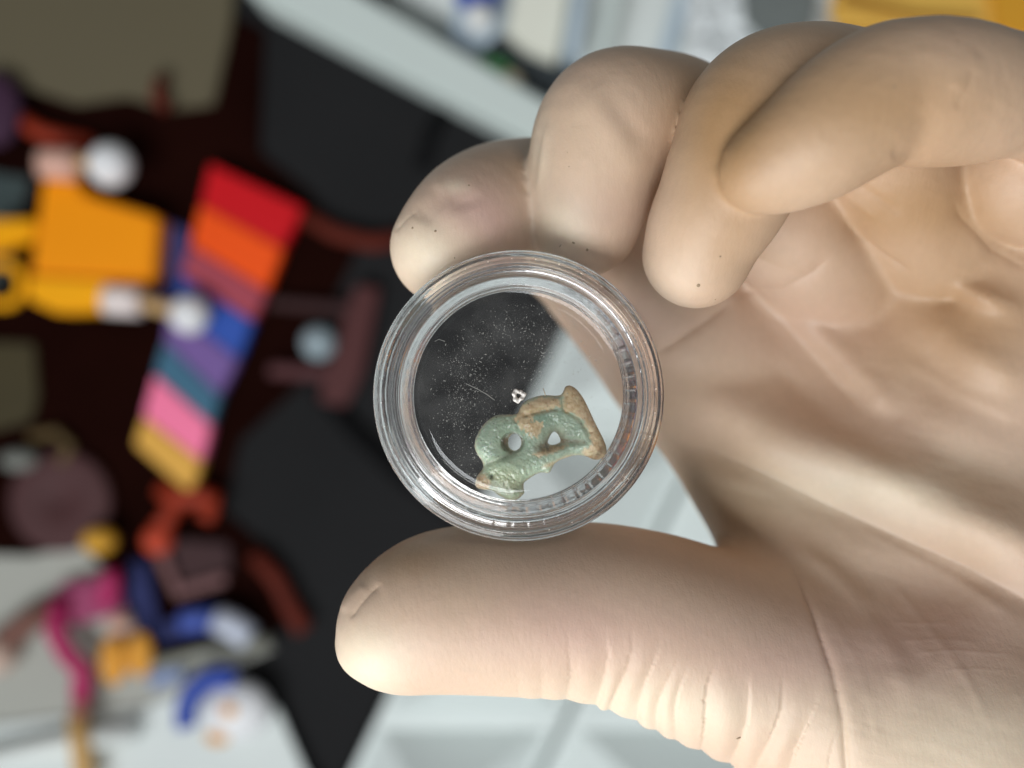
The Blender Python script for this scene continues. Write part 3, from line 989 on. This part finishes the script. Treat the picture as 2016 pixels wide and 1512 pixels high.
# ==================================================================  THE GLOVED HAND
HV = 0.00042
org = np.array([-0.0225, -0.068, H - 0.150])
top_ = np.array([0.088, 0.047, H - 0.077])
N3 = np.ceil((top_ - org) / HV).astype(int)
BIG = 0.004
gxs = org[0] + np.arange(N3[0]) * HV
gys = org[1] + np.arange(N3[1]) * HV
gzs = org[2] + np.arange(N3[2]) * HV
VAL = [700, 912, 1011, 1058, 1107, 1176, 1211, 1262, 1299, 1330, 1373, 1446, 1496, 1560, 1620, 1700, 1800]


def chain(spec, folds=False, kk=0.0):
    """spec rows: px, py, depth mm, radius px -> local min of balls, full grid"""
    S_ = []
    for (px, py, dmm, r) in spec:
        d_ = dmm * mm
        p = at(px, py, d_)
        S_.append((p.x, p.y, p.z, r * K * d_))
    S_ = spline(S_, 0.0009)
    F = np.full(tuple(N3), BIG, np.float32)
    for (x, y, z, r) in S_:
        lo = np.maximum(0, np.floor((np.array([x, y, z]) - r - BIG - org) / HV)).astype(int)
        hi = np.minimum(N3, np.ceil((np.array([x, y, z]) + r + BIG - org) / HV).astype(int) + 1)
        if (hi <= lo).any(): continue
        sl = (slice(lo[0], hi[0]), slice(lo[1], hi[1]), slice(lo[2], hi[2]))
        D = np.sqrt(((gxs[sl[0]] - x) ** 2)[:, None, None] + ((gys[sl[1]] - y) ** 2)[None, :, None] + ((gzs[sl[2]] - z) ** 2)[None, None, :]) - r
        F[sl] = np.minimum(F[sl], D)
    return F


def smin(a, b, k):
    h = np.maximum(k - np.abs(a - b), 0) / k
    return np.minimum(a, b) - h * h * k * 0.25


thumb = chain([(738, 1266, 103, 78), (768, 1250, 103, 105), (800, 1230, 103.5, 133), (860, 1205, 104, 155), (940, 1197, 104.5, 164), (1050, 1200, 105, 167), (1170, 1203, 106, 173), (1290, 1232, 107, 182), (1400, 1275, 108, 190), (1500, 1312, 109, 196), (1650, 1370, 110, 226), (1850, 1450, 112, 300)])
index = chain([(882, 488, 107, 114), (915, 458, 108, 127), (955, 432, 111, 136), (1015, 420, 118, 143), (1110, 430, 121, 150), (1210, 490, 126, 158), (1310, 600, 128, 160), (1420, 740, 128, 160)])
middle = chain([(1152, 436, 107, 108), (1160, 385, 107, 122), (1174, 315, 107, 134), (1206, 252, 108, 146), (1265, 247, 111, 145), (1340, 270, 117, 145), (1430, 350, 117, 140), (1540, 440, 117, 128), (1640, 560, 123, 130)])
ring = chain([(1372, 500, 101, 107), (1390, 450, 100, 116), (1420, 395, 99, 126), (1455, 320, 98.5, 138), (1510, 235, 99.5, 158), (1600, 208, 103, 156), (1690, 230, 109, 145), (1745, 335, 112, 128), (1830, 480, 118, 130)])
pinky = chain([(1478, 345, 91, 62), (1505, 333, 91, 88), (1550, 311, 90.5, 106), (1605, 277, 90, 122), (1670, 228, 90, 134), (1745, 188, 90.5, 138), (1820, 184, 91, 143), (1900, 187, 92.5, 137), (1980, 190, 95, 120), (2060, 205, 99, 112), (2130, 260, 104, 118), (2080, 360, 109, 125), (2000, 345, 110, 128)])

# palm: a sheet of given depth, bounded on the left by the web edge
CP = np.array([(1150, 560, 127), (1200, 740, 126), (1300, 800, 121), (1290, 870, 118), (1400, 1050, 113), (1350, 740, 119), (1450, 640, 120), (1450, 800, 115), (1600, 560, 119), (1750, 520, 116), (2000, 500, 111),
               (1600, 700, 117), (1800, 700, 113), (2000, 750, 109), (1600, 900, 113), (1800, 950, 109), (2016, 1050, 105), (2016, 850, 109), (1500, 1000, 112), (1600, 1050, 110), (1700, 1150, 107), (1650, 1200, 106),
               (1800, 1150, 106), (2016, 1250, 102), (1800, 1350, 99), (2000, 1450, 97), (1600, 1300, 100), (1700, 1450, 97), (2200, 1600, 96), (1500, 1150, 107), (1500, 1250, 101), (1450, 1100, 109), (2250, 600, 108), (2250, 1000, 105),
               (2250, 300, 112), (2000, 300, 116), (1700, 300, 122), (1400, 400, 128), (1200, 400, 132)], float)
LX = np.arange(1000, 2500, 6.0)
LY = np.arange(200, 1900, 6.0)
GLX, GLY = np.meshgrid(LX, LY, indexing='ij')
num = np.zeros_like(GLX); den = np.zeros_like(GLX)
for (x, y, dv) in CP:
    w = np.exp(-((GLX - x) ** 2 + (GLY - y) ** 2) / (2 * 85.0 ** 2)) + 1e-9
    num += w * dv; den += w
LD = num / den * mm
PO = smooth_poly([(1040, 520), (1075, 600), (1112, 650), (1168, 725), (1222, 805), (1290, 876), (1332, 935), (1372, 1003), (1400, 1052), (1425, 1110), (1500, 1250), (1600, 1450), (1700, 1800), (1750, 2300), (2600, 2300), (2600, 250), (1900, 250), (1300, 350)], 4)
LP = poly_sdf(GLX, GLY, PO)
PST = [([(1300, 760), (1450, 815), (1600, 885), (1800, 965), (2016, 1070), (2200, 1150)], 66, 2.9, 0),
       ([(1440, 590), (1560, 665), (1650, 760), (1800, 860), (2016, 960)], 48, -1.0, 0),
       ([(1560, 600), (1680, 730), (1770, 820)], 30, 1.2, 0),
       ([(1310, 885), (1400, 895), (1500, 935), (1620, 995), (1750, 1055), (1900, 1120), (2016, 1185), (2150, 1250)], 26, -0.7, 0),
       ([(1545, 1060), (1640, 1130), (1700, 1190), (1760, 1290), (1800, 1400)], 20, 0.9, 0),
       ([(1620, 400), (1680, 462), (1740, 512), (1820, 560), (1900, 600)], 18, -1.3, 0),
       ([(1680, 435), (1780, 505), (1900, 570), (2016, 615)], 22, 1.3, 0),
       ([(1690, 570), (1760, 660), (1850, 760), (2016, 860)], 46, -0.8, 0),
       ([(1820, 620), (1900, 690), (2016, 750)], 30, 0.6, 0),
       ([(1500, 700), (1640, 830), (1800, 910)], 24, -0.5, 0)]
for (pts, w, amp, _) in PST:
    dd, sd, al = seg_dist(GLX, GLY, pts)
    LD -= amp * mm * np.exp(-(dd / w) ** 2) * np.clip(np.minimum(al, 1 - al) * 5 + 0.15, 0, 1)
Fp = np.full(tuple(N3), BIG, np.float32)
for k in range(N3[2]):
    d_ = H - gzs[k]
    px = 1008 + gxs / (K * d_)
    py = 756 - gys / (K * d_)
    ix = np.clip((px - LX[0]) / 6.0, 0, len(LX) - 1.001)
    iy = np.clip((py - LY[0]) / 6.0, 0, len(LY) - 1.001)
    i0, j0 = ix.astype(int), iy.astype(int)
    fx, fy = (ix - i0)[:, None], (iy - j0)[None, :]

    def bil(T):
        return (T[np.ix_(i0, j0)] * (1 - fx) * (1 - fy) + T[np.ix_(i0 + 1, j0)] * fx * (1 - fy) + T[np.ix_(i0, j0 + 1)] * (1 - fx) * fy + T[np.ix_(i0 + 1, j0 + 1)] * fx * fy)
    f1_ = (bil(LD) - d_) * 0.9
    f2_ = bil(LP) * K * d_
    f2_[px < 1000, :] = BIG
    f3_ = d_ - 0.142
    kk = 0.008
    h = np.maximum(kk - np.abs(f1_ - f2_), 0) / kk
    f = np.maximum(f1_, f2_) + h * h * kk * 0.25
    Fp[:, :, k] = np.clip(np.maximum(f, f3_), -BIG * 3, BIG)

# thumb folds of loose glove along its outer edge
TC = np.array([(738, 1266, 78), (800, 1230, 133), (940, 1197, 164), (1170, 1203, 173), (1290, 1232, 182), (1400, 1275, 190), (1500, 1312, 196), (1650, 1370, 226), (1850, 1450, 300)], float)


def fold_amount(px, py):
    cy = np.interp(px, TC[:, 0], TC[:, 1])
    rr = np.interp(px, TC[:, 0], TC[:, 2])
    u = (py - cy) / rr
    sl_ = px + (1 - u) * 46 * np.clip((px - 900) / 500, 0, 1) * -1      # folds lean with height
    v = np.array(VAL, float)
    sl_ = sl_ + 9 * np.sin(py / 37.0 + px / 90.0)
    t = np.interp(sl_, v, np.arange(len(v)))
    fr_ = t - np.floor(t)
    kf = np.floor(t).astype(int) % 17
    am = np.array([1, .7, 1, .6, .9, 1.2, .6, 1, .7, .5, 1.15, .8, 1, .5, .9, .6, 1])[kf]
    st_ = np.array([.3, .5, .45, .3, .1, .35, -.05, .4, .15, .45, 0, .3, -.1, .3, 0, .2, .3])[kf]
    prof = np.sin(np.pi * fr_) ** 1.25 * am + 0.6 * (1 - am)
    w = np.clip((u - st_) / 0.75, 0, 1)
    w = w * w * (3 - 2 * w) * np.clip((px - 960) / 280, 0.05, 1)
    return prof, w


F = smin(Fp, thumb, 0.0035)
F = smin(F, index, 0.0012)
F = smin(F, middle, 0.0007)
F = smin(F, ring, 0.0009)
F = smin(F, pinky, 0.0006)
del thumb, index, middle, ring, pinky, Fp
# the capsule presses into the pads
RX = np.sqrt((gxs[:, None] - CC.x) ** 2 + (gys[None, :] - CC.y) ** 2) - 0.01508
for k in range(N3[2]):
    dz = abs(gzs[k] - CC.z - 0.0001) - 0.00445
    if dz > 0.002: continue
    cyl = np.where((RX > 0) & (dz > 0), np.hypot(np.maximum(RX, 0), max(dz, 0)), np.maximum(RX, dz))
    F[:, :, k] = np.maximum(F[:, :, k], -cyl)
# cut flat well outside the frame
F[-1], F[:, 0], F[:, -1], F[:, :, 0] = BIG, BIG, BIG, BIG
Vh, Qh = surface_nets(F, org, HV)
del F
me = mesh_from('glove_raw', Vh, Qh)
raw = bpy.data.objects.new('glove_raw', me)
col.objects.link(raw)
md = raw.modifiers.new('s', 'SMOOTH'); md.factor = 0.5; md.iterations = 8
md = raw.modifiers.new('u', 'SUBSURF'); md.levels = 1; md.render_levels = 1
dg = bpy.context.evaluated_depsgraph_get()
me2 = bpy.data.meshes.new_from_object(raw.evaluated_get(dg))
bpy.data.objects.remove(raw)
nv = len(me2.vertices)
co = np.empty(nv * 3, np.float32); me2.vertices.foreach_get('co', co); co = co.reshape(-1, 3).astype(float)
no = np.empty(nv * 3, np.float32); me2.vertices.foreach_get('normal', no); no = no.reshape(-1, 3).astype(float)
d_ = H - co[:, 2]
px = 1008 + co[:, 0] / (K * d_)
py = 756 - co[:, 1] / (K * d_)
front = np.clip((no[:, 2] + 0.15) / 0.4, 0, 1)
disp = np.zeros(nv)
tcy = np.interp(px, TC[:, 0], TC[:, 1]); trr = np.interp(px, TC[:, 0], TC[:, 2])
cre, _, _ = seg_dist(px, py, [(1555, 1110), (1600, 1200), (1640, 1320), (1660, 1420), (1667, 1700)])
crx = np.interp(py, [1000, 1110, 1200, 1320, 1420, 1700], [1520, 1555, 1600, 1640, 1660, 1667])
isth = (py > tcy - trr * 1.15) & (px < crx) & (py > 1000)
prof, w = fold_amount(px, py)
backok = np.clip((no[:, 2] + 0.9) / 0.5, 0, 1)
disp += np.where(isth, (prof - 0.6) * w * 0.00044 * backok * np.clip((crx - px) / 40, 0, 1), 0)

ST = [  # polyline, half width px, amplitude mm, profile (0 soft, 1 sharp), depth range mm
    ([(1545, 1085), (1575, 1150), (1600, 1205), (1640, 1320), (1660, 1420), (1668, 1540), (1668, 1600)], 7, -0.9, 1, 80, 125),
    ([(1585, 1130), (1622, 1210), (1662, 1320), (1684, 1420), (1692, 1540)], 26, 0.2, 0, 80, 125),
    ([(1310, 872), (1400, 888), (1500, 930), (1620, 990), (1750, 1050), (1900, 1115), (2016, 1180), (2150, 1250)], 11, -0.6, 1, 90, 130),
    ([(1284, 702), (1340, 665), (1400, 625), (1445, 588)], 10, -1.1, 1, 105, 140),
    ([(1655, 425), (1690, 463), (1740, 503), (1800, 540)], 7, -0.6, 1, 100, 140),
    ([(1872, 385), (1895, 430), (1950, 490), (2040, 540)], 12, -0.55, 1, 95, 140),
    ([(1890, 415), (1935, 478), (2016, 525), (2100, 550)], 26, 0.45, 0, 95, 140),
    ([(1440, 575), (1540, 572), (1600, 540), (1640, 500)], 12, -0.9, 1, 105, 140),
    ([(1520, 610), (1600, 700), (1690, 800)], 12, -0.45, 0, 100, 140),
    ([(686, 1222), (708, 1190), (730, 1165), (752, 1148)], 6, -0.42, 1, 80, 110),
    ([(670, 1206), (695, 1172), (722, 1148)], 9, 0.22, 0, 80, 110),
    ([(820, 440), (850, 405), (885, 385), (915, 395), (925, 420)], 26, -0.5, 0, 90, 110),
    ([(850, 375), (885, 360), (925, 368), (945, 392)], 20, 0.26, 0, 90, 112),
    ([(775, 458), (800, 430), (822, 412)], 6, -0.25, 1, 90, 112),
    ([(1150, 165), (1190, 240), (1235, 310), (1275, 350)], 32, 0.42, 0, 90, 112),
    ([(1185, 165), (1230, 230), (1275, 290)], 22, -0.30, 0, 90, 112),
    ([(1062, 250), (1052, 320), (1050, 380)], 9, -0.22, 0, 95, 112),
    ([(1078, 240), (1068, 310), (1058, 380)], 8, 0.30, 0, 90, 112),
    ([(1918, 130), (1906, 175), (1878, 218)], 9, -0.22, 1, 80, 100),
    ([(1925, 100), (1900, 140), (1880, 185)], 18, 0.2, 0, 80, 100),
    ([(1830, 320), (1790, 302), (1750, 305)], 14, -0.3, 0, 80, 100),
    ([(1620, 330), (1660, 380), (1740, 440)], 10, 0.3, 0, 105, 125),
    ([(1660, 320), (1700, 370), (1780, 425)], 10, -0.3, 0, 105, 125),
    ([(1340, 930), (1420, 960), (1540, 990)], 14, -0.3, 0, 105, 125),
    ([(1770, 700), (1880, 770), (2016, 830)], 16, 0.35, 0, 100, 125),
    ([(1640, 1010), (1760, 1075), (1900, 1150), (2016, 1230)], 12, 0.25, 0, 90, 125),
    ([(1700, 1180), (1760, 1240), (1830, 1330)], 20, -0.2, 0, 90, 125),
    ([(1740, 1222), (1810, 1228), (1880, 1226)], 3.5, 0.05, 0, 85, 125),
    ([(1760, 1262), (1850, 1258), (1930, 1266)], 3.5, 0.045, 0, 85, 125),
    ([(1790, 1286), (1880, 1280), (2000, 1290)], 3.5, 0.05, 0, 85, 125),
    ([(1850, 1322), (1920, 1316), (1985, 1322)], 3.5, 0.045, 0, 85, 125),
    ([(1620, 1190), (1680, 1290), (1720, 1400), (1735, 1500)], 10, 0.10, 0, 85, 125),
    ([(1730, 1120), (1800, 1200), (1900, 1330), (1960, 1450)], 10, 0.16, 0, 85, 125),
]
for (pts, w, amp, sh, d0, d1) in ST:
    pa = np.array(pts)
    m = (px > pa[:, 0].min() - 4 * w) & (px < pa[:, 0].max() + 4 * w) & (py > pa[:, 1].min() - 4 * w) & (py < pa[:, 1].max() + 4 * w) & (d_ > d0 * mm) & (d_ < d1 * mm) & (no[:, 2] > -0.1)
    ii = np.nonzero(m)[0]
    if len(ii) == 0: continue
    dd, sd, al = seg_dist(px[ii], py[ii], pts)
    tp = np.clip(np.minimum(al, 1 - al) * 5, 0, 1)
    tp = tp * tp * (3 - 2 * tp)
    kf = np.exp(-dd / w) if sh else np.exp(-(dd / w) ** 2)
    disp[ii] += 0.5 * amp * mm * kf * tp * front[ii]
# loose low wrinkles of the glove everywhere, a little stronger on the palm
palm = np.clip((px - 1400) / 300, 0, 1)
disp += 0.00010 * fbm(co, 180, 3, 4) * (0.5 + palm)
cv = co * np.array([1.0, 1.6, 1.0])
disp += 0.00004 * (1 - np.abs(fbm(cv @ np.array([[0.9, 0.45, 0], [-0.45, 0.9, 0], [0, 0, 1]]) * np.array([0.45, 1.7, 1]), 260, 3, 8))) * palm
co2 = co + no * disp[:, None]
me2.vertices.foreach_set('co', co2.astype(np.float32).ravel())

# rubber fit plus painted light: creamy where empty and lit, pinkish stretched, amber shaded
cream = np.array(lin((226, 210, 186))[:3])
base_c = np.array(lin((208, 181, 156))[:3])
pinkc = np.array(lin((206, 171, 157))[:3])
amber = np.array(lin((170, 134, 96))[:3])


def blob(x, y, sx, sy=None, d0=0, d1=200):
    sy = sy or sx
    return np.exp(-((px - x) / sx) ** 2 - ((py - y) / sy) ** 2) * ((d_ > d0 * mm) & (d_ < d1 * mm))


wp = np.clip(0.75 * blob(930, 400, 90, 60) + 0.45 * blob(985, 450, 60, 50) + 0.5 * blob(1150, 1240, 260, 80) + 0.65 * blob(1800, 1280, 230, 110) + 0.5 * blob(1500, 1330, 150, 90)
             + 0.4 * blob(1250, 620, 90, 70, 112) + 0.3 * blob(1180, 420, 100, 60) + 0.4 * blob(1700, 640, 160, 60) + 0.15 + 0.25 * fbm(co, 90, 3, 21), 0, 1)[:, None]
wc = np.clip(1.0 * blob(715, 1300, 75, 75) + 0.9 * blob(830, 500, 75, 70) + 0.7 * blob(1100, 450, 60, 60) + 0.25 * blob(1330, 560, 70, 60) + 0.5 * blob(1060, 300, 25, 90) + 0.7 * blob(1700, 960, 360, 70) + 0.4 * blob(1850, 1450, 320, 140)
             + 0.7 * blob(1250, 1400, 300, 60) + 0.4 * blob(1950, 1480, 200, 90) + 0.5 * blob(895, 365, 30, 15), 0, 1)[:, None]  # cream also paints light onto the palm ridge, thenar and finger edge
wa = np.clip(0.95 * blob(1450, 990, 130, 100) + 0.85 * blob(1720, 200, 340, 140) + 0.8 * blob(1420, 330, 110, 240, 0, 112) + 0.8 * blob(1880, 620, 260, 150) + 0.7 * blob(1850, 410, 200, 90) + 0.5 * blob(790, 1100, 90, 40) + 0.3 * blob(1700, 430, 90, 60, 105), 0, 1)[:, None]  # amber also paints shade onto upper fingers, web and upper palm
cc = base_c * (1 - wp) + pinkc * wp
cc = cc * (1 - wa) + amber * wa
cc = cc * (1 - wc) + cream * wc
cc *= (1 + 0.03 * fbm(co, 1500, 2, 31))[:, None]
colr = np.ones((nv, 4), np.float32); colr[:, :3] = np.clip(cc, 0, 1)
ca = me2.color_attributes.new('tint_shade', 'FLOAT_COLOR', 'POINT')
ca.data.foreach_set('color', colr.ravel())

m = bpy.data.materials.new('latex_glove')
m.use_nodes = True
nt = m.node_tree
b = nt.nodes['Principled BSDF']
a1 = nt.nodes.new('ShaderNodeAttribute'); a1.attribute_name = 'tint_shade'
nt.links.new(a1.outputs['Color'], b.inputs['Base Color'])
b.inputs['Roughness'].default_value = 0.5
b.inputs['Specular IOR Level'].default_value = 0.4
b.inputs['Subsurface Weight'].default_value = 0.12
b.inputs['Subsurface Radius'].default_value = (1.0, 0.45, 0.22)
b.inputs['Subsurface Scale'].default_value = 0.0018
tc = nt.nodes.new('ShaderNodeTexCoord')
mp = nt.nodes.new('ShaderNodeMapping')
mp.inputs['Rotation'].default_value = (0, 0, math.radians(-12))
mp.inputs['Scale'].default_value = (1.0, 0.35, 0.6)
nt.links.new(tc.outputs['Object'], mp.inputs[0])
nz = nt.nodes.new('ShaderNodeTexNoise'); nz.inputs['Scale'].default_value = 1900; nz.inputs['Detail'].default_value = 4
nt.links.new(mp.outputs[0], nz.inputs['Vector'])
nz2 = nt.nodes.new('ShaderNodeTexNoise'); nz2.inputs['Scale'].default_value = 4200; nz2.inputs['Detail'].default_value = 3
nt.links.new(tc.outputs['Object'], nz2.inputs['Vector'])
bp = nt.nodes.new('ShaderNodeBump'); bp.inputs['Distance'].default_value = 0.00007; bp.inputs['Strength'].default_value = 0.6
bp2 = nt.nodes.new('ShaderNodeBump'); bp2.inputs['Distance'].default_value = 0.00003; bp2.inputs['Strength'].default_value = 0.6
nt.links.new(nz.outputs['Fac'], bp.inputs['Height'])
nt.links.new(nz2.outputs['Fac'], bp2.inputs['Height'])
nt.links.new(bp.outputs['Normal'], bp2.inputs['Normal'])
nt.links.new(bp2.outputs['Normal'], b.inputs['Normal'])
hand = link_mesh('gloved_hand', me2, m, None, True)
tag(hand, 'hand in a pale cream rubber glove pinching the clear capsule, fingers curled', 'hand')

# dirt on the glove: small dark flecks set into the surface
bm = bmesh.new()
from_me = BVHTree.FromPolygons([Vector(v) for v in co2], [tuple(p.vertices) for p in me2.polygons]) if False else None
dgx = bpy.context.evaluated_depsgraph_get()
dgx.update()
fl = bmesh.new()
camv = Vector((0, 0, H))
for (x, y, r, st) in ((812, 449, 3, 1), (857, 455, 3.2, 1), (923, 365, 2, 1.4), (1129, 478, 4.2, 0.6), (1156, 492, 3, 1.3), (1103, 484, 1.2, 5), (1375, 562, 4.5, 1.2), (1418, 505, 2.6, 1), (1408, 590, 2, 1), (1761, 171, 2.4, 1.3),
                      (1454, 1453, 6, 0.7), (895, 508, 1.4, 1.5), (1120, 328, 1.5, 1), (1886, 81, 3, 0.6), (832, 566, 1.0, 4), (1117, 300, 1.2, 1)):
    dr = (at(x, y, 0.1) - camv).normalized()
    hit, loc, nrm, _, ob_, _ = sc.ray_cast(dgx, camv + dr * 0.06, dr)
    if not hit or ob_.name != hand.name: continue
    rr = 0.8 * r * K * (H - loc.z)
    rot = nrm.to_track_quat('Z', 'Y').to_matrix().to_4x4()
    mt = Matrix.Translation(loc) @ rot @ Matrix.Diagonal((1, st, 0.3, 1))
    bmesh.ops.create_icosphere(fl, subdivisions=2, radius=rr, matrix=mt)
o = link_bm('dirt_flecks', fl, mat('dark_dirt', (150, 130, 106), 0.8, 0.2, 900), hand, True)
o['kind'] = 'stuff'
print('hand verts', nv)
